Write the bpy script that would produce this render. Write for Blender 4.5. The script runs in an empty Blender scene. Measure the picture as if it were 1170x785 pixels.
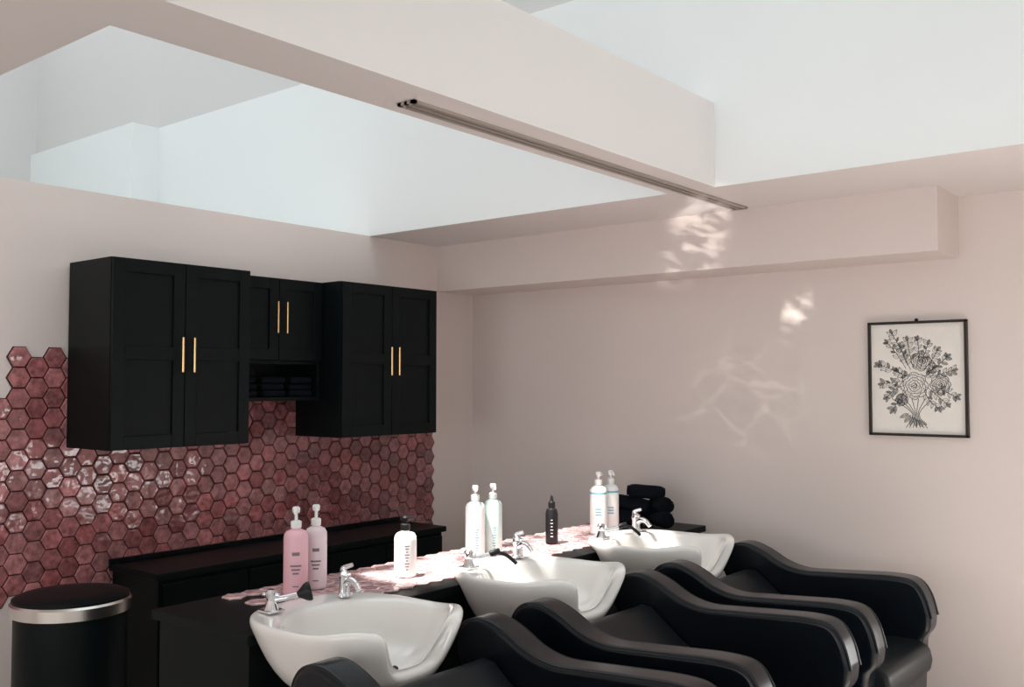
import bpy, bmesh, math, random
from mathutils import Vector, Matrix
random.seed(7)
H = 1.55            # eye height of camera
CX = 4.136
scene = bpy.context.scene
COL = scene.collection
scene.view_settings.view_transform = 'Standard'

# ------------------------------------------------------------ materials
def mat(name, color, rough=0.5, metal=0.0, bump=0.0, bscale=40.0, var=0.0, vscale=3.0, coat=0.0, spec=0.5, sheen=0.0, detail=4):
    m = bpy.data.materials.new(name); m.use_nodes = True
    nt = m.node_tree; b = nt.nodes['Principled BSDF']
    b.inputs['Base Color'].default_value = (*color, 1)
    b.inputs['Roughness'].default_value = rough
    b.inputs['Metallic'].default_value = metal
    b.inputs['Coat Weight'].default_value = coat
    b.inputs['Specular IOR Level'].default_value = spec
    b.inputs['Sheen Weight'].default_value = sheen
    tc = nt.nodes.new('ShaderNodeTexCoord')
    if var > 0:
        n = nt.nodes.new('ShaderNodeTexNoise'); n.inputs['Scale'].default_value = vscale; n.inputs['Detail'].default_value = detail
        nt.links.new(tc.outputs['Object'], n.inputs['Vector'])
        mx = nt.nodes.new('ShaderNodeMix'); mx.data_type = 'RGBA'
        mx.inputs[6].default_value = (*[c*(1-var) for c in color], 1)
        mx.inputs[7].default_value = (*[min(1, c*(1+var)) for c in color], 1)
        nt.links.new(n.outputs['Fac'], mx.inputs[0]); nt.links.new(mx.outputs[2], b.inputs['Base Color'])
    if bump > 0:
        n2 = nt.nodes.new('ShaderNodeTexNoise'); n2.inputs['Scale'].default_value = bscale; n2.inputs['Detail'].default_value = detail
        nt.links.new(tc.outputs['Object'], n2.inputs['Vector'])
        bp = nt.nodes.new('ShaderNodeBump'); bp.inputs['Strength'].default_value = bump; bp.inputs['Distance'].default_value = 0.01
        nt.links.new(n2.outputs['Fac'], bp.inputs['Height']); nt.links.new(bp.outputs['Normal'], b.inputs['Normal'])
    return m

M_wall = mat('paint_blush', (0.765, 0.68, 0.645), 0.40, bump=0.04, bscale=60, var=0.015)
M_white = mat('paint_white', (0.86, 0.875, 0.87), 0.6, var=0.01)
M_grey = mat('shade_grey', (0.68, 0.665, 0.65), 0.7, var=0.01)  # upper well walls: their shade is put into this grey colour
M_beam = mat('paint_beam', (0.78, 0.745, 0.73), 0.5, var=0.01)
M_floor = mat('floor_concrete', (0.53, 0.47, 0.43), 0.5, var=0.1, vscale=2)
M_black = mat('black_lacquer', (0.0035, 0.006, 0.0065), 0.42, bump=0.02, bscale=200, spec=0.12)
M_leather = mat('black_leather', (0.0035, 0.0055, 0.0085), 0.25, bump=0.05, bscale=260, spec=0.32)
M_cushion = mat('black_leather_seat', (0.006, 0.008, 0.010), 0.38, bump=0.08, bscale=260, spec=0.26)
M_brass = mat('brass', (0.83, 0.55, 0.27), 0.25, 1.0)
M_chrome = mat('chrome', (0.8, 0.8, 0.82), 0.08, 1.0)
M_steel = mat('brushed_steel', (0.78, 0.75, 0.72), 0.25, 1.0, bump=0.03, bscale=300)
M_ceramic = mat('white_ceramic', (0.82, 0.80, 0.77), 0.08, coat=0.5, var=0.005)
M_rubber = mat('black_rubber', (0.008, 0.008, 0.010), 0.45, spec=.3)
M_pinkplastic = mat('pink_plastic', (0.80, 0.47, 0.53), 0.35, var=0.02)
M_lilac = mat('lilac_plastic', (0.82, 0.69, 0.73), 0.35, var=0.02)
M_mint = mat('mint_plastic', (0.64, 0.80, 0.76), 0.35, var=0.02)
M_wplastic = mat('white_plastic', (0.84, 0.85, 0.84), 0.3, var=0.01)
M_label = mat('label_ink', (0.22, 0.16, 0.18), 0.5)
M_bluelabel = mat('label_blue', (0.16, 0.42, 0.52), 0.5)
M_towel = mat('black_towel', (0.006, 0.008, 0.013), 0.95, bump=0.9, bscale=300, spec=.1)
M_grout = mat('grout', (0.045, 0.018, 0.016), 0.8, bump=0.2, bscale=200)
M_vent = mat('vent_metal', (0.42, 0.37, 0.33), 0.4, 0.3)
M_dark = mat('dark_gap', (0.03, 0.025, 0.022), 0.7)
M_paper = mat('art_paper', (0.86, 0.83, 0.78), 0.8, var=0.02, vscale=20)
M_ink = mat('ink', (0.02, 0.02, 0.025), 0.6)
M_frame = mat('frame_wood', (0.02, 0.013, 0.010), 0.4, spec=.3)

def tile_mat(name, mult=1.0, rough=.10):
    m = bpy.data.materials.new(name); m.use_nodes = True
    nt = m.node_tree; b = nt.nodes['Principled BSDF']
    at = nt.nodes.new('ShaderNodeAttribute'); at.attribute_name = 'Col'
    tc = nt.nodes.new('ShaderNodeTexCoord')
    n = nt.nodes.new('ShaderNodeTexNoise'); n.inputs['Scale'].default_value = 38; n.inputs['Detail'].default_value = 6
    nt.links.new(tc.outputs['Object'], n.inputs['Vector'])
    mr = nt.nodes.new('ShaderNodeMapRange'); mr.inputs[1].default_value = .32; mr.inputs[2].default_value = .68
    mr.inputs[3].default_value = 0.55*mult; mr.inputs[4].default_value = 1.25*mult
    nt.links.new(n.outputs['Fac'], mr.inputs[0])
    vm = nt.nodes.new('ShaderNodeVectorMath'); vm.operation = 'SCALE'
    nt.links.new(at.outputs['Color'], vm.inputs[0]); nt.links.new(mr.outputs[0], vm.inputs['Scale'])
    nt.links.new(vm.outputs[0], b.inputs['Base Color'])
    b.inputs['Roughness'].default_value = rough
    b.inputs['Coat Weight'].default_value = 0.4
    b.inputs['Coat Roughness'].default_value = 0.04
    n2 = nt.nodes.new('ShaderNodeTexNoise'); n2.inputs['Scale'].default_value = 22; n2.inputs['Detail'].default_value = 1
    nt.links.new(tc.outputs['Object'], n2.inputs['Vector'])
    bp = nt.nodes.new('ShaderNodeBump'); bp.inputs['Strength'].default_value = .35; bp.inputs['Distance'].default_value = .01
    nt.links.new(n2.outputs['Fac'], bp.inputs['Height']); nt.links.new(bp.outputs['Normal'], b.inputs['Normal'])
    nt.links.new(bp.outputs['Normal'], b.inputs['Coat Normal'])
    return m
M_tile = tile_mat('glazed_pink_tile')
M_tiletop = tile_mat('glazed_pink_counter_tile', 1.35)

# ------------------------------------------------------------ helpers
def link(ob, parent=None):
    COL.objects.link(ob)
    if parent is not None:
        ob.parent = parent
        ob.matrix_parent_inverse = Matrix.Translation(-Vector(parent.location))
    return ob

def empty(name, loc=(0, 0, 0)):
    e = bpy.data.objects.new(name, None); e.empty_display_size = 0.1
    e.location = loc; COL.objects.link(e); return e

def mesh_ob(name, verts, faces, m, parent=None, smooth=False, bevel=0, segs=3, sub=0):
    me = bpy.data.meshes.new(name)
    me.from_pydata([tuple(v) for v in verts], [], faces)
    bm = bmesh.new(); bm.from_mesh(me); bmesh.ops.recalc_face_normals(bm, faces=bm.faces); bm.to_mesh(me); bm.free()
    me.materials.append(m)
    if smooth:
        for p in me.polygons: p.use_smooth = True
    ob = bpy.data.objects.new(name, me); link(ob, parent)
    if bevel > 0:
        b = ob.modifiers.new('bevel', 'BEVEL'); b.width = bevel; b.segments = segs; b.limit_method = 'ANGLE'; b.angle_limit = math.radians(40)
        if smooth:
            ob.modifiers.new('wn', 'WEIGHTED_NORMAL')
    if sub:
        s = ob.modifiers.new('sub', 'SUBSURF'); s.levels = sub; s.render_levels = sub
    return ob

def box(name, x0, x1, y0, y1, z0, z1, m, parent=None, bevel=0.0, segs=2):
    v = [(x0,y0,z0),(x1,y0,z0),(x1,y1,z0),(x0,y1,z0),(x0,y0,z1),(x1,y0,z1),(x1,y1,z1),(x0,y1,z1)]
    f = [(0,3,2,1),(4,5,6,7),(0,1,5,4),(1,2,6,5),(2,3,7,6),(3,0,4,7)]
    return mesh_ob(name, v, f, m, parent, bevel=bevel, segs=segs, smooth=bevel > 0)

def boxes(name, lst, m, parent=None, bevel=0.0, segs=2):
    V, F = [], []
    for (x0,x1,y0,y1,z0,z1) in lst:
        o = len(V)
        V += [(x0,y0,z0),(x1,y0,z0),(x1,y1,z0),(x0,y1,z0),(x0,y0,z1),(x1,y0,z1),(x1,y1,z1),(x0,y1,z1)]
        F += [tuple(i+o for i in f) for f in [(0,3,2,1),(4,5,6,7),(0,1,5,4),(1,2,6,5),(2,3,7,6),(3,0,4,7)]]
    return mesh_ob(name, V, F, m, parent, bevel=bevel, segs=segs, smooth=bevel > 0)

def lathe(name, prof, m, c=(0,0,0), parent=None, n=40, rot=None, smooth=True, sy=1.0):
    V, F = [], []
    for (r, z) in prof:
        for i in range(n):
            a = 2*math.pi*i/n
            p = Vector((r*math.cos(a), sy*r*math.sin(a), z))
            if rot is not None: p = rot @ p
            V.append(p + Vector(c))
    for j in range(len(prof)-1):
        for i in range(n):
            k = (i+1) % n
            F.append((j*n+i, j*n+k, (j+1)*n+k, (j+1)*n+i))
    F.append(tuple(range(n))); F.append(tuple((len(prof)-1)*n+i for i in range(n)))
    ob = mesh_ob(name, V, F, m, parent, smooth=smooth)
    if smooth:
        e = ob.modifiers.new('es', 'EDGE_SPLIT'); e.split_angle = math.radians(38)
    return ob

def catmull(pts, n=6, closed=False):
    out = []; L = len(pts)
    rng = range(L) if closed else range(L-1)
    for i in rng:
        p0 = Vector(pts[(i-1) % L] if closed else pts[max(i-1, 0)]); p1 = Vector(pts[i])
        p2 = Vector(pts[(i+1) % L]); p3 = Vector(pts[(i+2) % L] if closed else pts[min(i+2, L-1)])
        for k in range(n):
            t = k/n
            out.append(0.5*((2*p1)+(-p0+p2)*t+(2*p0-5*p1+4*p2-p3)*t*t+(-p0+3*p1-3*p2+p3)*t**3))
    if not closed: out.append(Vector(pts[-1]))
    return out

def tube(name, pts, r, m, parent=None, smooth_n=6, res=6, radii=None):
    cu = bpy.data.curves.new(name, 'CURVE'); cu.dimensions = '3D'; cu.bevel_depth = r; cu.bevel_resolution = res; cu.use_fill_caps = True
    P = catmull(pts, smooth_n) if smooth_n > 1 else [Vector(p) for p in pts]
    s = cu.splines.new('POLY'); s.points.add(len(P)-1)
    for i, p in enumerate(P):
        s.points[i].co = (*p, 1)
        if radii:
            t = i/(len(P)-1)*(len(radii)-1); k = min(int(t), len(radii)-2)
            s.points[i].radius = radii[k]*(1-(t-k))+radii[k+1]*(t-k)
    s.use_smooth = True
    cu.materials.append(m)
    ob = bpy.data.objects.new(name, cu); link(ob, parent); return ob

def extrude_xz(name, poly, y0, y1, m, parent=None, bevel=0.02, segs=4, smooth=True):
    n = len(poly)
    V = [(p[0], y0, p[1]) for p in poly]+[(p[0], y1, p[1]) for p in poly]
    F = [tuple(range(n)), tuple(range(2*n-1, n-1, -1))]
    for i in range(n):
        k = (i+1) % n; F.append((i, k, n+k, n+i))
    return mesh_ob(name, V, F, m, parent, smooth=smooth, bevel=bevel, segs=segs)

# ------------------------------------------------------------ room shell
ZC = H+0.854      # ceiling level
YB = 4.68         # back wall
YO0, YO1 = 1.15, 3.784   # roof opening
XR, YF = 7.0, -3.0
ZT = H+1.87
ZR = 4.9
box('floor', -0.2, XR+.2, YF-.2, YB+.2, -0.1, 0, M_floor)
box('wall_left', -0.15, 0, YF, YB, 0, ZC, M_wall)
boxes('wall_back', [(-.15,3.6,YB,YB+.15,0,ZC+.1),(6.4,XR+.15,YB,YB+.15,0,ZC+.1),(3.6,6.4,YB,YB+.15,0,.3),(3.6,6.4,YB,YB+.15,.95,ZC+.1)], M_wall)
boxes('wall_right', [(XR,XR+.15,YF,YB,2.3,ZC+.1),(XR,XR+.15,YF,-2.2,0,2.3),(XR,XR+.15,-.2,.2,0,2.3),(XR,XR+.15,2.2,YB,0,2.3)], M_wall)
boxes('wall_front', [(-.15,XR+.15,YF-.15,YF,2.25,ZC+.1),(-.15,.8,YF-.15,YF,0,2.25),(3.2,3.7,YF-.15,YF,0,2.25),(6.2,XR+.15,YF-.15,YF,0,2.25),
                     (.8,3.2,YF-.15,YF,0,.5),(3.7,6.2,YF-.15,YF,0,.5)], M_wall)
def win_frame(name, axis, pos, a0, a1, z0, z1, bars=3, s=1):
    L = []
    t = .05
    segs = [(a0,a0+t),(a1-t,a1)]+[(a0+(a1-a0)*i/bars-t/2, a0+(a1-a0)*i/bars+t/2) for i in range(1,bars)]
    q = (.03,.09) if s > 0 else (-.09,-.03)
    for (s0,s1) in segs:
        L.append((pos+q[0],pos+q[1],s0,s1,z0,z1) if axis=='x' else (s0,s1,pos+q[0],pos+q[1],z0,z1))
    for (q0,q1) in [(z0,z0+t),(z1-t,z1)]:
        L.append((pos+q[0]+.005,pos+q[1]-.005,a0,a1,q0,q1) if axis=='x' else (a0,a1,pos+q[0]+.005,pos+q[1]-.005,q0,q1))
    boxes(name, L, M_frame)
win_frame('window_1','x',XR,-2.2,-.2,0,2.3)
win_frame('window_2','x',XR,.2,2.2,0,2.3)
win_frame('window_3','y',YF,.8,3.2,.5,2.25,s=-1)
win_frame('window_4','y',YF,3.7,6.2,.5,2.25,s=-1)
win_frame('added_low_window','y',YB,3.6,6.4,.3,.95,bars=4)  # unseen low window, added so the wall tiles catch bright highlights
XO1 = 6.0
boxes('ceiling', [(0,XR,YO1,YB,ZC,ZC+.08),(0,XR,YF,YO0,ZC,ZC+.08),(XO1,XR,YO0,YO1,ZC,ZC+.08)], M_beam)
box('ceiling_soffit', 0.0, 2.96, 4.346, YB, H+.573, ZC, M_wall)
box('ceiling_beam', 1.965, 2.2, YO0, YO1-.006, ZC, ZC+.37, M_beam)
# roof lantern (light well)
boxes('wall_lightwell_back', [(-2.27,XO1,YO1-.005,YO1,ZC,ZT),(-2.27,XO1,YO1,YO1+.1,ZC+.081,ZT),(-3.85,-2.27,3.575,YO1+.1,ZC,ZT)], M_white)
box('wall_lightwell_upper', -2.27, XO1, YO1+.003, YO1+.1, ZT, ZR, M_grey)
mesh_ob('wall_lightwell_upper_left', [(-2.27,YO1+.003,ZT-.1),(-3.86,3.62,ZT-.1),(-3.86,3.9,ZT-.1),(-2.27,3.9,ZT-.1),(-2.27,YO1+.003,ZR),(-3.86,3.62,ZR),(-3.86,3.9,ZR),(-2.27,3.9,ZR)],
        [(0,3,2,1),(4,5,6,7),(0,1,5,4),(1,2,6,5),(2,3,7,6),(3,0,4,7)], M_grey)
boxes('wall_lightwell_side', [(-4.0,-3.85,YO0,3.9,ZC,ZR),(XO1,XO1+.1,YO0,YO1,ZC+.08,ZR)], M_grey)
box('wall_lightwell_front', -4.0, XR, YO0-.13, YO0, ZC+.08, ZR, M_white)
box('roof_deck', -3.85, -.15, YO0, 3.9, ZC-.12, ZC-.002, M_white)
boxes('trim_skylight', [(-4,XR,y,y+.06,ZR,ZR+.1) for y in (1.1,3.8)]+[(x,x+.06,1.1,3.86,ZR,ZR+.1) for x in (-4,-2,0,2,4,5.98)], M_frame)

# linear slot diffuser
v = empty('linear_slot_diffuser', (2.07, 3.15, ZC))
boxes('housing', [(2.035,2.05,2.03,4.3,ZC-.010,ZC),(2.064,2.076,2.03,4.3,ZC-.010,ZC),(2.09,2.105,2.03,4.3,ZC-.010,ZC),(2.035,2.105,2.03,2.045,ZC-.010,ZC),(2.035,2.105,4.285,4.3,ZC-.010,ZC)], M_vent, v)
box('slots', 2.05, 2.09, 2.045, 4.285, ZC-.004, ZC, M_dark, v)

# ------------------------------------------------------------ hex tiles
def hexes(name, centers, R, t, mapf, m, cols, tilt=0.02, parent=None):
    V, F, C = [], [], []
    for (a, b) in centers:
        col = cols(a, b)
        ta, tb = random.uniform(-tilt, tilt), random.uniform(-tilt, tilt)
        o = len(V)
        for ring, (s, d) in enumerate([(.955, 0), (.955, t*.6), (.87, t)]):
            for i in range(6):
                an = math.pi/3*i
                da, db = R*s*math.cos(an), R*s*math.sin(an)
                dd = d + (ta*da+tb*db if ring else 0)
                V.append(mapf(a+da, b+db, dd))
        fs = []
        for r in range(2):
            for i in range(6):
                k = (i+1) % 6; fs.append((o+r*6+i, o+r*6+k, o+(r+1)*6+k, o+(r+1)*6+i))
        fs.append(tuple(o+12+i for i in range(6)))
        F += fs; C += [col]*len(fs)
    me = bpy.data.meshes.new(name); me.from_pydata([tuple(v) for v in V], [], F)
    ca = me.color_attributes.new('Col', 'FLOAT_COLOR', 'CORNER')
    for p, c in zip(me.polygons, C):
        for li in p.loop_indices: ca.data[li].color = (*c, 1)
    bm = bmesh.new(); bm.from_mesh(me); bmesh.ops.recalc_face_normals(bm, faces=bm.faces); bm.to_mesh(me); bm.free()
    me.materials.append(m)
    ob = bpy.data.objects.new(name, me); link(ob, parent); return ob

def grid(a0, a1, b0, b1, R, cond):
    out = []; i = 0; a = a0
    while a <= a1:
        b = b0 + (math.sqrt(3)*R/2 if i % 2 else 0)
        while b <= b1:
            if cond(a, b): out.append((a, b))
            b += math.sqrt(3)*R
        a += 1.5*R; i += 1
    return out

R = 0.0495
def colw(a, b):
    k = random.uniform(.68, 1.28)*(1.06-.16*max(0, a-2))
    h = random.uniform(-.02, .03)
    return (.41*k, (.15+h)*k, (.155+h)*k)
def condw(y, z):
    top = H+.12
    if y < 1.76: top = H-.02
    if y > 3.97: top = H-.26
    return z < top
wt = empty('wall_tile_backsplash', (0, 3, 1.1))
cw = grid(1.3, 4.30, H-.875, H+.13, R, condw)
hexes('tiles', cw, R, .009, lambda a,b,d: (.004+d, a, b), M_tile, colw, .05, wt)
GV, GF = [], []
for (a,b) in cw:
    o = len(GV)
    for i in range(6):
        an = math.pi/3*i; GV.append((.006, a+R*1.04*math.cos(an), b+R*1.04*math.sin(an)))
    for i in range(6):
        an = math.pi/3*i; GV.append((.0, a+R*1.04*math.cos(an), b+R*1.04*math.sin(an)))
    GF.append(tuple(o+i for i in range(6)))
    GF += [(o+i, o+(i+1)%6, o+6+(i+1)%6, o+6+i) for i in range(6)]
mesh_ob('grout', GV, GF, M_grout, wt)

# ------------------------------------------------------------ wall cabinets
def door(name, xf, y0, y1, z0, z1, parent, split=None):
    g = .002; st = .055; t = .018
    y0 += g; y1 -= g; z0 += g; z1 -= g
    L = [(xf, xf+t, y0, y0+st, z0, z1), (xf, xf+t, y1-st, y1, z0, z1),
         (xf, xf+t, y0+st, y1-st, z0, z0+st), (xf, xf+t, y0+st, y1-st, z1-st, z1)]
    if split: L.append((xf, xf+t, y0+st, y1-st, split-st/2, split+st/2))
    boxes(name, L, M_black, parent, bevel=.0015)
    box(name+'_panel', xf, xf+t-.010, y0+st-.003, y1-st+.003, z0+st-.003, z1-st+.003, M_black, parent)
def handle(name, xf, y, z0, z1, parent):
    tube(name, [(xf+.03, y, z0), (xf+.03, y, z1)], .0055, M_brass, parent, 1)
    for i, z in enumerate((z0+.025, z1-.025)):
        tube(name+'_post_%d' % i, [(xf-.001, y, z), (xf+.03, y, z)], .004, M_brass, parent, 1)
def cabinet(name, y0, y1, z0, z1, d, split, hz0, hz1, open_shelf=0):
    e = empty(name, (0.012, (y0+y1)/2, z0))
    t = .018; X0 = .016; dz = z0+open_shelf
    xf = d-t
    boxes('carcass', [(X0,xf-.001,y0,y0+t,z0,z1),(X0,xf-.001,y1-t,y1,z0,z1),(X0,xf-.001,y0+t,y1-t,z1-t,z1),(X0,xf-.001,y0+t,y1-t,z0,z0+t),(X0,X0+.008,y0+t,y1-t,z0+t,z1-t)]
          + ([(X0,xf-.001,y0+t,y1-t,dz-t,dz)] if open_shelf else []), M_black, e, bevel=.001)
    ym = (y0+y1)/2
    door('door_left', xf, y0, ym, dz, z1, e, split); door('door_right', xf, ym, y1, dz, z1, e, split)
    handle('handle_left', xf+t, ym-.028, hz0, hz1, e); handle('handle_right', xf+t, ym+.028, hz0, hz1, e)
    return e
cabinet('wall_cabinet', 2.02, 2.69, H-.275, H+.525, .386, H+.13, H+.05, H+.20)
cabinet('wall_cabinet', 3.247, 3.94, H-.275, H+.525, .386, H+.13, H+.045, H+.195)
cabinet('open_shelf_wall_cabinet', 2.694, 3.243, H-.085, H+.525, .235, None, H+.25, H+.405, open_shelf=.20)
fs = empty('folded_towels', (.12, 2.97, H-.067))
for j, yc in enumerate((2.80, 2.97, 3.14)):
    for i in range(3 if j else 4):
        z = H-.066+i*.034
        box('towel_%d_%d' % (j, i), .05, .20+random.uniform(-.01,.012), yc-.07, yc+.07+random.uniform(-.01,.005), z, z+.032, M_towel, fs, bevel=.012, segs=3)

# ------------------------------------------------------------ console along the left wall
e = empty('console_cabinet', (.2, 3.1, 0))
zt = H-.80
box('body', .016, .39, 2.24, 3.98, .0, zt-.03, M_black, e, bevel=.002)
box('top', .016, .41, 2.22, 4.0, zt-.03, zt, M_black, e, bevel=.004)
boxes('back_lip', [(.016,.036,2.22,4.0,zt,zt+.02)], M_black, e, bevel=.002)
for i in range(4):
    y = 2.26+i*.43; box('drawer_front_%d'%i, .39, .405, y, y+.42, .06, zt-.05, M_black, e, bevel=.002)

# ------------------------------------------------------------ counter
ZK = H-.74
e = empty('wash_counter', (1.45, 3.2, 0))
box('body', 1.19, 1.68, 1.77, 4.60, 0, ZK-.04, M_black, e, bevel=.002)
box('worktop', 1.17, 1.70, 1.75, 4.62, ZK-.04, ZK-.008, M_black, e, bevel=.003)
def colc(a, b):
    k = random.uniform(.85, 1.2); return (.50*k, .33*k, .335*k)
cc = grid(1.235, 1.60, 1.95, 4.22, R*.9, lambda x, y: y > 1.97+.10*abs(math.sin(x*23)))
hexes('counter_tiles', cc, R*.9, .007, lambda a,b,d: (a, b, ZK-.007+d), M_tiletop, colc, .01, e)

# ------------------------------------------------------------ basins
def basin(yc):
    xc = 1.90; zr = H-.70
    e = empty('shampoo_basin', (xc, yc, zr))
    n = 96; V, F = [], []
    def sup(a, b, th, p):
        c, s = math.cos(th), math.sin(th)
        return a*math.copysign(abs(c)**(2/p), c), b*math.copysign(abs(s)**(2/p), s)
    rings = [('o',.38,-.235),('o',.55,-.225),('o',.72,-.185),('o',.86,-.12),('o',.95,-.06),('o',.985,-.034),('o',1.0,-.018),('o',.995,-.004),('o',.97,.0),('o',.94,.0),
             ('i',1.06,-.004),('i',1.02,-.012),('i',.98,-.035),('i',.90,-.085),('i',.76,-.135),('i',.5,-.16),('i',.2,-.17),('i',.06,-.172)]
    for (k, s, z) in rings:
        for i in range(n):
            th = 2*math.pi*i/n
            tt = th if th < math.pi else th-2*math.pi
            w = math.exp(-(tt/.36)**4)
            lob = math.exp(-((abs(tt)-.80)/.42)**2)
            if k == 'o':
                x, y = sup(.315*s, .275*s, th, 2.7)
                if z < -.05: x = max(x, -.185)
                f = max(0, 1+z/.16)
                x -= .085*w*f*s; zz = z - .125*w*f + .022*lob*f
            else:
                x, y = sup(.225*s, .235*s, th, 2.4); x += .045
                f = max(0, 1+z/.15)
                x -= .055*w*f; zz = z - .118*w*f + .022*lob*f
            V.append((xc+x, yc+y, zr+zz))
    for j in range(len(rings)-1):
        for i in range(n):
            k = (i+1) % n; F.append((j*n+i, j*n+k, (j+1)*n+k, (j+1)*n+i))
    F.append(tuple(range(n))); F.append(tuple((len(rings)-1)*n+i for i in range(n)))
    mesh_ob('bowl', V, F, M_ceramic, e, smooth=True, sub=1)
    lathe('drain', [(.001,.004),(.022,.004),(.026,0),(.026,-.004)], M_chrome, (xc+.045, yc, zr-.168), e, 24)
    lathe('overflow_plug', [(.001,.006),(.011,.006),(.013,0),(.013,-.004)], M_rubber, (xc+.195, yc-.03, zr-.125), e, 20, rot=Matrix.Rotation(math.radians(-60),3,'Y'))
    lathe('pedestal', [(.09,0),(.09,.02),(.06,.04),(.06,zr-.24),(.09,zr-.235)], M_rubber, (xc+.02, yc, 0), e, 24)
    return e
def faucet(yc):
    x, y, z = 1.685, yc+.14, H-.699
    e = empty('basin_faucet', (x, y, z))
    lathe('base', [(.026,0),(.026,.006),(.020,.012),(.018,.05),(.021,.058),(.019,.075),(.010,.082)], M_chrome, (x,y,z), e, 28)
    tube('spout', [(x,y,z+.035),(x+.03,y-.004,z+.055),(x+.06,y-.008,z+.05),(x+.08,y-.01,z+.03)], .012, M_chrome, e, 6, radii=[1.2,1.1,.9,.8])
    tube('lever', [(x,y,z+.074),(x-.012,y+.004,z+.088),(x+.02,y+.014,z+.102)], .008, M_chrome, e, 6, radii=[1.5,1.2,.9])
    return e
def shower(yc, style):
    x, y, z = 1.68, yc-.15, H-.699
    e = empty('hand_shower', (x, y, z))
    box('plate', x-.03, x+.03, y-.03, y+.03, z, z+.008, M_chrome, e, bevel=.003)
    lathe('holder', [(.024,.006),(.018,.018),(.013,.035),(.018,.045),(.018,.06),(.010,.068)], M_chrome, (x,y,z), e, 28)
    tube('cross_handle', [(x-.025,y-.01,z+.052),(x+.025,y+.01,z+.052)], .006, M_chrome, e, 1)
    tube('neck', [(x,y,z+.035),(x+.03,y+.03,z+.042),(x+.055,y+.06,z+.05)], .009, M_chrome, e)
    rot = Vector((.35,.5,.15)).to_track_quat('Z','Y').to_matrix()
    lathe('spray_head', [(.008,-.01),(.014,0),(.026,.016),(.030,.026),(.028,.034),(.0,.036)] if style else [(.008,-.01),(.012,0),(.012,.03),(.01,.034),(0,.034)], M_rubber, (x+.058,y+.064,z+.052), e, 28, rot=rot)
    if not style:
        tube('hose', [(x+.06,y+.07,z+.055),(x+.09,y+.11,z+.045),(x+.12,y+.14,z+.01)], .007, M_rubber, e)
    return e
YS = (2.0, 2.91, 3.81)
for i, yc in enumerate(YS):
    basin(yc); faucet(yc); shower(yc, i == 0)

# ------------------------------------------------------------ chairs
def chair(yc):
    yc -= .017
    e = empty('salon_wash_chair', (2.5, yc, 0))
    top = [(2.075,-.85),(2.08,-.78),(2.12,-.732),(2.19,-.718),(2.27,-.742),(2.36,-.788),(2.45,-.808),(2.56,-.803),(2.70,-.793),(2.84,-.785),(2.92,-.797),(2.962,-.85),(2.985,-.93)]
    T = [(p[0], p[1]) for p in catmull([(a,b,0) for a,b in top], 4)]
    poly = T+[(2.98,-.99),(2.95,-1.02),(2.94,-1.2),(2.93,-1.45),(2.40,-1.45),(2.28,-1.22),(2.15,-1.0)]
    poly = [(x, H+z) for x, z in poly]
    for nm, s in (('arm_left', -1), ('arm_right', 1)):
        y0, y1 = yc+s*.318-.055, yc+s*.318+.055
        extrude_xz(nm, poly, y0, y1, M_leather, e, bevel=.028, segs=5)
        for k, yy in enumerate((y0+.012, y1-.012)):
            pts = [(x, yy, H+z-.006) for x, z in T]
            tube(nm+'_piping_%d' % k, pts, .0055, M_leather, e, 1)
    S = [(2.175,-.90),(2.18,-.85),(2.205,-.825),(2.25,-.83),(2.34,-.90),(2.45,-.98),(2.56,-1.035),(2.64,-1.055)]
    B = S+[(2.64,-1.16),(2.50,-1.16),(2.30,-1.05)]
    extrude_xz('backrest', [(x,H+z) for x,z in B], yc-.262, yc+.262, M_cushion, e, bevel=.02, segs=4)
    Q = [(2.60,-1.045),(2.70,-1.035),(2.85,-1.02),(2.94,-1.02),(2.985,-1.04),(2.995,-1.09),(2.985,-1.14),(2.94,-1.15),(2.60,-1.16)]
    extrude_xz('seat', [(x,H+z) for x,z in Q], yc-.262, yc+.262, M_cushion, e, bevel=.02, segs=4)
    box('base', 2.42, 2.95, yc-.26, yc+.26, .1, H-1.155, M_leather, e, bevel=.01)
    for i,(x,y) in enumerate(((2.47,-.3),(2.87,-.3),(2.47,.3),(2.87,.3))):
        lathe('foot_%d'%i, [(.02,0),(.025,.11)], M_steel, (x, yc+y, 0), e, 16)
    return e
for yc in YS: chair(yc)

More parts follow.
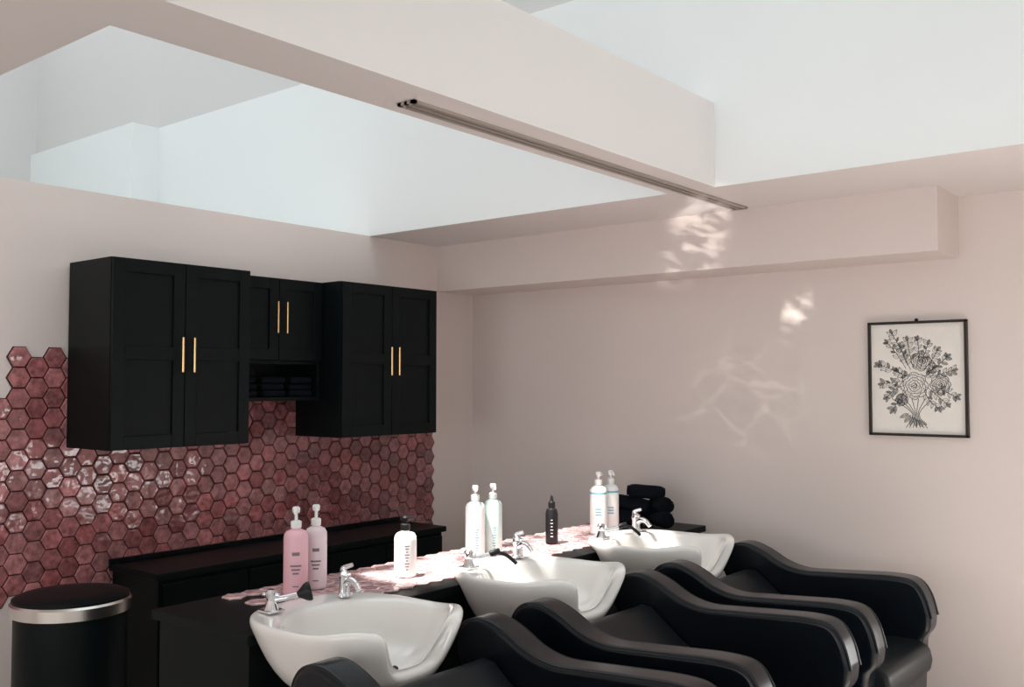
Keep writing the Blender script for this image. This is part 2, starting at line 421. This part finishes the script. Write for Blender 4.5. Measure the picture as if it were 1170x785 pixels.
# ------------------------------------------------------------ bottles
def cyl_patch(name, c, r, ang, da, z0, z1, m, parent, n=8):
    V, F = [], []
    for i in range(n+1):
        a = ang-da+2*da*i/n
        for z in (z0, z1): V.append((c[0]+r*math.cos(a), c[1]+r*math.sin(a), c[2]+z))
    for i in range(n): F.append((2*i, 2*i+2, 2*i+3, 2*i+1))
    return mesh_ob(name, V, F, m, parent, smooth=True)
def pump_bottle(name, x, y, r, hb, m, pump_m, label_m, htot, style=0, turn=0.0):
    z = ZK+.001
    e = empty(name, (x, y, z)); c = (x, y, z)
    lathe('body', [(r*.9,0),(r*.985,.004),(r,.012),(r,hb-.03),(r*.97,hb-.018),(r*.8,hb-.006),(r*.5,hb),(r*.36,hb+.003),(r*.36,hb+.01)], m, c, e, 48)
    lathe('collar', [(r*.42,hb+.006),(r*.44,hb+.010),(r*.44,hb+.028),(r*.3,hb+.032)], pump_m, c, e, 28)
    ht = htot
    lathe('stem', [(.0055,hb+.028),(.0055,ht-.015)], pump_m, c, e, 16)
    lathe('head', [(.011,ht-.022),(.013,ht-.018),(.014,ht-.006),(.010,ht),(.0,ht)], pump_m, c, e, 24)
    a = turn
    d = (math.cos(a), math.sin(a))
    tube('nozzle', [(x,y,z+ht-.010),(x+d[0]*.022,y+d[1]*.022,z+ht-.009),(x+d[0]*.042,y+d[1]*.042,z+ht-.014),(x+d[0]*.046,y+d[1]*.046,z+ht-.022)], .006, pump_m, e, 5, radii=[1.3,1,.8,.7])
    ang = math.atan2(-y, CX-x)
    if style == 0:
        for i in range(3):
            cyl_patch('label_line_%d'%i, c, r+.0008, ang, .45-.1*i, hb*.45-i*.013, hb*.45-i*.013+.006, label_m, e)
        cyl_patch('label_word', c, r+.0008, ang, .3, hb*.62, hb*.62+.012, label_m, e)
        cyl_patch('label_foot', c, r+.0008, ang, .25, hb*.14, hb*.14+.004, label_m, e)
    elif style == 1:
        for i in range(9):
            cyl_patch('label_line_%d'%i, c, r+.0008, ang+.15, .10+.06*(i*7%3), .03+i*.011, .034+i*.011, label_m, e)
    else:
        cyl_patch('label_band', c, r+.0006, ang, math.pi, hb*.84, hb*.84+.008, M_bluelabel, e, 40)
        for i in range(3):
            cyl_patch('label_line_%d'%i, c, r+.0008, ang, .35, hb*.4+i*.014, hb*.4+i*.014+.006, label_m, e)
    return e
NZ = math.radians(-60)
pump_bottle('pump_bottle', 1.385, 2.175, .043, .225, M_pinkplastic, M_wplastic, M_label, .305, 0, NZ+.3)
pump_bottle('pump_bottle', 1.36, 2.285, .040, .22, M_lilac, M_wplastic, M_label, .30, 0, NZ+.4)
pump_bottle('pump_bottle', 1.46, 2.64, .043, .170, M_wplastic, M_rubber, M_label, .230, 1, NZ+2.4)
pump_bottle('pump_bottle', 1.40, 3.115, .042, .235, M_wplastic, M_wplastic, M_bluelabel, .305, 1, NZ+.3)
pump_bottle('pump_bottle', 1.415, 3.215, .040, .235, M_mint, M_wplastic, M_bluelabel, .305, 1, NZ+.4)
pump_bottle('pump_bottle', 1.45, 3.98, .043, .235, M_wplastic, M_wplastic, M_bluelabel, .305, 2, NZ+2.8)
pump_bottle('pump_bottle', 1.46, 4.075, .040, .235, M_wplastic, M_wplastic, M_bluelabel, .305, 2, NZ+.4)
e = empty('spray_bottle', (1.446, 3.60, ZK+.001))
c = (1.446, 3.60, ZK+.001)
lathe('body', [(.026,0),(.029,.005),(.029,.14),(.024,.158),(.013,.166),(.013,.172)], M_rubber, c, e, 36)
lathe('cap', [(.016,.168),(.016,.19),(.009,.196),(.006,.215),(.003,.222),(0,.222)], M_rubber, c, e, 24)
for i in range(6):
    cyl_patch('label_line_%d'%i, c, .0296, math.atan2(-3.6, CX-1.446), .22-.08*(i%2), .035+i*.015, .038+i*.015, M_wplastic, e)

# rolled towels on the counter
e = empty('rolled_towel_pile', (1.45, 4.40, ZK))
def roll(name, cx, cy, cz, L, r, yaw, parent, bend=0.0, pitch=0.0):
    rot = Matrix.Rotation(yaw, 3, 'Z') @ Matrix.Rotation(math.pi/2+pitch, 3, 'Y')
    n = 28; V, F = [], []
    prof = [(.0,-L/2-.002),(r*.45,-L/2-.004),(r*.8,-L/2),(r*.97,-L/2+.012),(r*1.03,-L/4),(r*.96,0),(r*1.02,L/4),(r*.97,L/2-.012),(r*.8,L/2),(r*.45,L/2+.004),(0,L/2+.002)]
    for (rr, z) in prof[1:-1]:
        for i in range(n):
            a = 2*math.pi*i/n
            k = 1+.05*math.sin(3*a+cx*40)+.035*random.uniform(-1,1)
            if abs(a-1.9) < .16: k *= .90
            p = rot @ Vector((rr*k*math.cos(a)*.9, rr*k*math.sin(a)*1.08+bend*(z/L)**2, z))
            V.append(p+Vector((cx,cy,cz)))
    m_ = len(prof)-2
    for j in range(m_-1):
        for i in range(n):
            k = (i+1)%n; F.append((j*n+i,j*n+k,(j+1)*n+k,(j+1)*n+i))
    F.append(tuple(range(n))); F.append(tuple((m_-1)*n+i for i in range(n)))
    mesh_ob(name, V, F, M_towel, parent, smooth=True, sub=1)
    for s in (-1, 1):
        pts = []
        for i in range(40):
            a = i*.42; rr = r*.85*(1-i/44)
            pts.append(rot @ Vector((rr*math.cos(a)*.9, rr*math.sin(a)*1.05+bend*.25, s*(L/2+.004)))+Vector((cx,cy,cz)))
        tube(name+'_fold_%d'%(s+1), pts, .003, M_towel, parent, 1, res=2)
z0 = ZK+.004
roll('towel_1', 1.40, 4.26, z0+.039, .20, .048, .3, e, .03)
roll('towel_2', 1.58, 4.36, z0+.040, .14, .047, -.6, e)
roll('towel_3', 1.40, 4.39, z0+.039, .20, .045, .75, e, -.03)
roll('towel_4', 1.43, 4.31, z0+.108, .19, .045, .1, e, .04, .12)
roll('towel_5', 1.55, 4.40, z0+.102, .14, .048, -.5, e, 0, -.1)
roll('towel_6', 1.49, 4.36, z0+.174, .18, .040, .7, e, -.04, .08)

# ------------------------------------------------------------ waste bin
e = empty('waste_bin', (.5, 1.815, 0))
c = (.5, 1.815, 0); zl = H-.86
lathe('body', [(.195,0),(.2,.01),(.2,zl)], M_black, c, e, 64)
lathe('foot_ring', [(.203,0),(.205,.02),(.2,.03)], M_rubber, c, e, 64)
lathe('lid_rim', [(.203,zl-.005),(.213,zl),(.214,zl+.04),(.208,zl+.048),(.198,zl+.049)], M_steel, c, e, 64)
lathe('lid', [(.207,zl+.046),(.207,zl+.056),(.19,zl+.064),(.12,zl+.070),(0.001,zl+.072)], M_black, c, e, 64)

# ------------------------------------------------------------ framed drawing
X0, X1, Z0, Z1 = 2.55, 2.992, H-.244, H+.292
e = empty('framed_botanical_drawing', ((X0+X1)/2, YB, (Z0+Z1)/2))
w = .012
boxes('frame', [(X0,X0+w,YB-.028,YB-.001,Z0,Z1),(X1-w,X1,YB-.028,YB-.001,Z0,Z1),(X0,X1,YB-.028,YB-.001,Z0,Z0+w),(X0,X1,YB-.028,YB-.001,Z1-w,Z1)], M_frame, e, bevel=.0015)
box('paper', X0+w, X1-w, YB-.012, YB-.002, Z0+w, Z1-w, M_paper, e)
lathe('hook', [(.006,0),(.009,.004),(.006,.012),(0,.013)], M_frame, ((X0+X1)/2, YB-.012, Z1), e, 16)
cu = bpy.data.curves.new('ink_lines', 'CURVE'); cu.dimensions = '3D'; cu.bevel_depth = .0008; cu.bevel_resolution = 1
cu.materials.append(M_ink)
YP = YB-.0125
def stroke(pts, w=1.0, sm=4):
    P = catmull([(p[0],p[1],0) for p in pts], sm) if sm > 1 else [Vector((p[0],p[1],0)) for p in pts]
    s = cu.splines.new('POLY'); s.points.add(len(P)-1)
    for i, p in enumerate(P):
        s.points[i].co = (p[0], YP, p[1], 1); s.points[i].radius = w
def leaf(x, z, a, L, W, dark=False):
    c_, s_ = math.cos(a), math.sin(a)
    f = lambda u, v: (x+u*c_-v*s_, z+u*s_+v*c_)
    stroke([f(0,0), f(L*.3,W), f(L*.7,W*.8), f(L,0)]); stroke([f(0,0), f(L*.3,-W), f(L*.7,-W*.8), f(L,0)])
    stroke([f(0,0), f(L,0)], .8, 1)
    if dark:
        for i in range(6):
            u = L*(.15+.7*i/6); stroke([f(u,0), f(u+L*.1, W*.75)], .9, 1)
            stroke([f(u,0), f(u+L*.1,-W*.75)], .9, 1)
def rose(x, z, r):
    for ring, (k, n) in enumerate([(.22,3),(.42,4),(.62,5),(.82,6),(1.0,8)]):
        for i in range(n):
            a0 = 2*math.pi*(i+ring*.37)/n; span = 2*math.pi/n*1.12
            pts = []
            for j in range(6):
                a = a0+span*j/5; rr = r*k*(.86+.17*math.sin(math.pi*j/5)+random.uniform(-.02,.02))
                pts.append((x+rr*math.cos(a), z+rr*math.sin(a)))
            stroke(pts, 1.5)
            am = a0+span/2
            for q in range(3):
                aa = am+(q-1)*.16
                stroke([(x+r*(k-.13)*math.cos(aa), z+r*(k-.13)*math.sin(aa)), (x+r*(k-.04)*math.cos(aa), z+r*(k-.04)*math.sin(aa))], .8, 1)
    pts = [(x+r*.02*i*math.cos(i*.8), z+r*.02*i*math.sin(i*.8)) for i in range(10)]
    stroke(pts, 1.5)
rc = random.Random(5)
mx_, mz = 2.765, H+.02
rose(2.757, H-.01, .062); rose(2.872, H-.005, .045); rose(2.79, H+.105, .045); rose(2.70, H-.075, .028)
for (ax, az) in [(2.64,.19),(2.60,.09),(2.615,.0),(2.635,-.06),(2.66,.235),(2.70,.17),(2.73,.20),(2.775,.20),(2.82,.18),(2.86,.15),(2.90,.12),(2.925,.06),(2.935,-.06),(2.895,-.09),(2.86,-.11),(2.66,-.12),(2.68,.06),(2.84,.07)]:
    ex, ez = ax, H+az
    sx, sz = mx_+(ex-mx_)*.35, mz+(ez-mz)*.3
    mid = ((sx+ex)/2+rc.uniform(-.01,.01), (sz+ez)/2+rc.uniform(-.01,.01))
    P = catmull([(sx,sz,0),(mid[0],mid[1],0),(ex,ez,0)], 5)
    stroke([(p[0],p[1]) for p in P], 1.3, 1)
    for i, p in enumerate(P[3:]):
        dr = math.atan2(ez-sz, ex-sx)
        s = 1 if i % 2 else -1
        L = rc.uniform(.022,.034)
        leaf(p[0], p[1], dr+s*rc.uniform(.6,1.0), L, L*.24, rc.random() < .35)
    leaf(ex, ez, math.atan2(ez-sz, ex-sx), .026, .007, True)
for k in range(7):
    bx = 2.765+(k-3)*.016
    stroke([(2.745+(k-3)*.03, H-.07), (2.762+(k-3)*.005, H-.14), (bx, H-.205)], 1.6)
for k in range(6):
    leaf(2.75+(k-2.5)*.008, H-.14-.006*k, -math.pi/2+(k-2.5)*.45, .045, .008, True)
ob = bpy.data.objects.new('ink_lines', cu); link(ob, e)

# ------------------------------------------------------------ lights
wd = bpy.data.worlds.new('sky'); scene.world = wd; wd.use_nodes = True
bg = wd.node_tree.nodes['Background']; bg.inputs[0].default_value = (.92, .975, 1.0, 1); bg.inputs[1].default_value = 1.55

def spot(name, loc, tgt, energy, size, blend=.15, rad=.02, col=(1,.95,.88), gobo=None, sx=1.0, roll=0.0):
    l = bpy.data.lights.new(name, 'SPOT'); l.energy = energy; l.spot_size = math.radians(size); l.spot_blend = blend; l.shadow_soft_size = rad; l.color = col
    o = bpy.data.objects.new(name, l); o.location = loc
    q = (Vector(tgt)-Vector(loc)).to_track_quat('-Z','Y').to_matrix() @ Matrix.Rotation(math.radians(roll), 3, 'Z')
    o.rotation_euler = q.to_euler(); o.scale = (sx, 1, 1); COL.objects.link(o)
    if gobo:
        kind, scale, lo, hi, stretch = gobo
        l.use_nodes = True; nt = l.node_tree; em = nt.nodes['Emission']
        tc = nt.nodes.new('ShaderNodeTexCoord'); mp = nt.nodes.new('ShaderNodeMapping')
        mp.inputs['Scale'].default_value = stretch
        nt.links.new(tc.outputs['Normal'], mp.inputs['Vector'])
        mr = nt.nodes.new('ShaderNodeMapRange'); mr.clamp = True
        if kind == 'vor':
            nz = nt.nodes.new('ShaderNodeTexNoise'); nz.inputs['Scale'].default_value = scale*.8
            nt.links.new(mp.outputs[0], nz.inputs['Vector'])
            ad = nt.nodes.new('ShaderNodeVectorMath'); ad.operation = 'MULTIPLY_ADD'
            ad.inputs[1].default_value = (.05,)*3
            nt.links.new(nz.outputs['Color'], ad.inputs[0]); nt.links.new(mp.outputs[0], ad.inputs[2])
            t = nt.nodes.new('ShaderNodeTexVoronoi'); t.feature = 'DISTANCE_TO_EDGE'; t.inputs['Scale'].default_value = scale
            nt.links.new(ad.outputs[0], t.inputs['Vector']); out = t.outputs['Distance']
        else:
            t = nt.nodes.new('ShaderNodeTexNoise'); t.inputs['Scale'].default_value = scale; t.inputs['Detail'].default_value = 3
            nt.links.new(mp.outputs[0], t.inputs['Vector']); out = t.outputs['Fac']
        nt.links.new(out, mr.inputs[0])
        mr.inputs[1].default_value = lo; mr.inputs[2].default_value = hi
        mr.inputs[3].default_value = 0; mr.inputs[4].default_value = 1
        nt.links.new(mr.outputs[0], em.inputs['Strength'])
    return o
# direct sun falling through the skylight onto the wash counter
spot('sun_and_fill_spot', (1.25, 1.7, 4.7), (1.43, 2.95, .8), 3300, 12, .25, gobo=('noise', 16, .37, .49, (1,1,1)))
spot('sun_and_fill_spot', (1.25, 1.9, 4.7), (1.48, 3.75, .8), 2800, 12, .25, gobo=('noise', 16, .37, .49, (1,1,1)))
spot('sun_and_fill_spot', (4.0, 2.0, 4.7), (3.9, 3.2, 0), 6500, 20, .3, col=(1,.97,.94))  # added spot on the unseen floor, bounces fill up to the ceiling
# sun glints thrown back from wet surfaces
spot('glint_soffit', (4.6, .8, 1.2), (1.80, 4.346, H+.72), 1600, 8, 1, .005, gobo=('noise', 30, .46, .78, (2.8,2.8,.45)), sx=.5, roll=-14)
spot('glint_soffit', (4.6, .8, 1.2), (2.02, 4.05, ZC), 2000, 3.6, 1, .005, gobo=('noise', 40, .45, .7, (1,1,1)))
spot('glint_wall', (4.8, .9, 1.3), (2.19, 4.68, H+.37), 1500, 3.6, 1, .005, gobo=('noise', 40, .42, .72, (1.8,1.8,.8)), sx=.5, roll=-22)
spot('glint_caustic', (4.8, .9, 1.3), (1.92, 4.68, H-.06), 200, 10, 1, .01, gobo=('vor', 17, .05, .0, (1.6,1.6,.6)))
def area(name, loc, tgt, sx, sy, power, col=(1,.97,.93)):
    l = bpy.data.lights.new(name, 'AREA'); l.shape = 'RECTANGLE'; l.size = sx; l.size_y = sy; l.energy = power; l.color = col
    o = bpy.data.objects.new(name, l); o.location = loc
    o.rotation_euler = (Vector(tgt)-Vector(loc)).to_track_quat('-Z','Y').to_euler(); COL.objects.link(o)
area('added_window_light_3', (2.0, YF-.12, 1.37), (2.0, 0, 1.37), 2.3, 1.7, 34)  # added fill lamp behind the camera, brightens the room
area('added_window_light_4', (4.95, YF-.12, 1.37), (4.95, 0, 1.37), 2.4, 1.7, 34)  # second added fill lamp behind the camera
area('added_window_light_5', (5.0, YB+.12, .62), (5.0, 0, .62), 2.7, .6, 36)  # added lamp in the unseen low opening, makes the tile highlights

# ------------------------------------------------------------ camera
cam = bpy.data.cameras.new('camera'); cam.sensor_width = 36; cam.lens = 36*1100/1170
co = bpy.data.objects.new('camera', cam); COL.objects.link(co)
co.location = (CX, 0, H)
co.rotation_euler = Vector((-.631, .776, .0418)).to_track_quat('-Z', 'Y').to_euler()
scene.camera = co
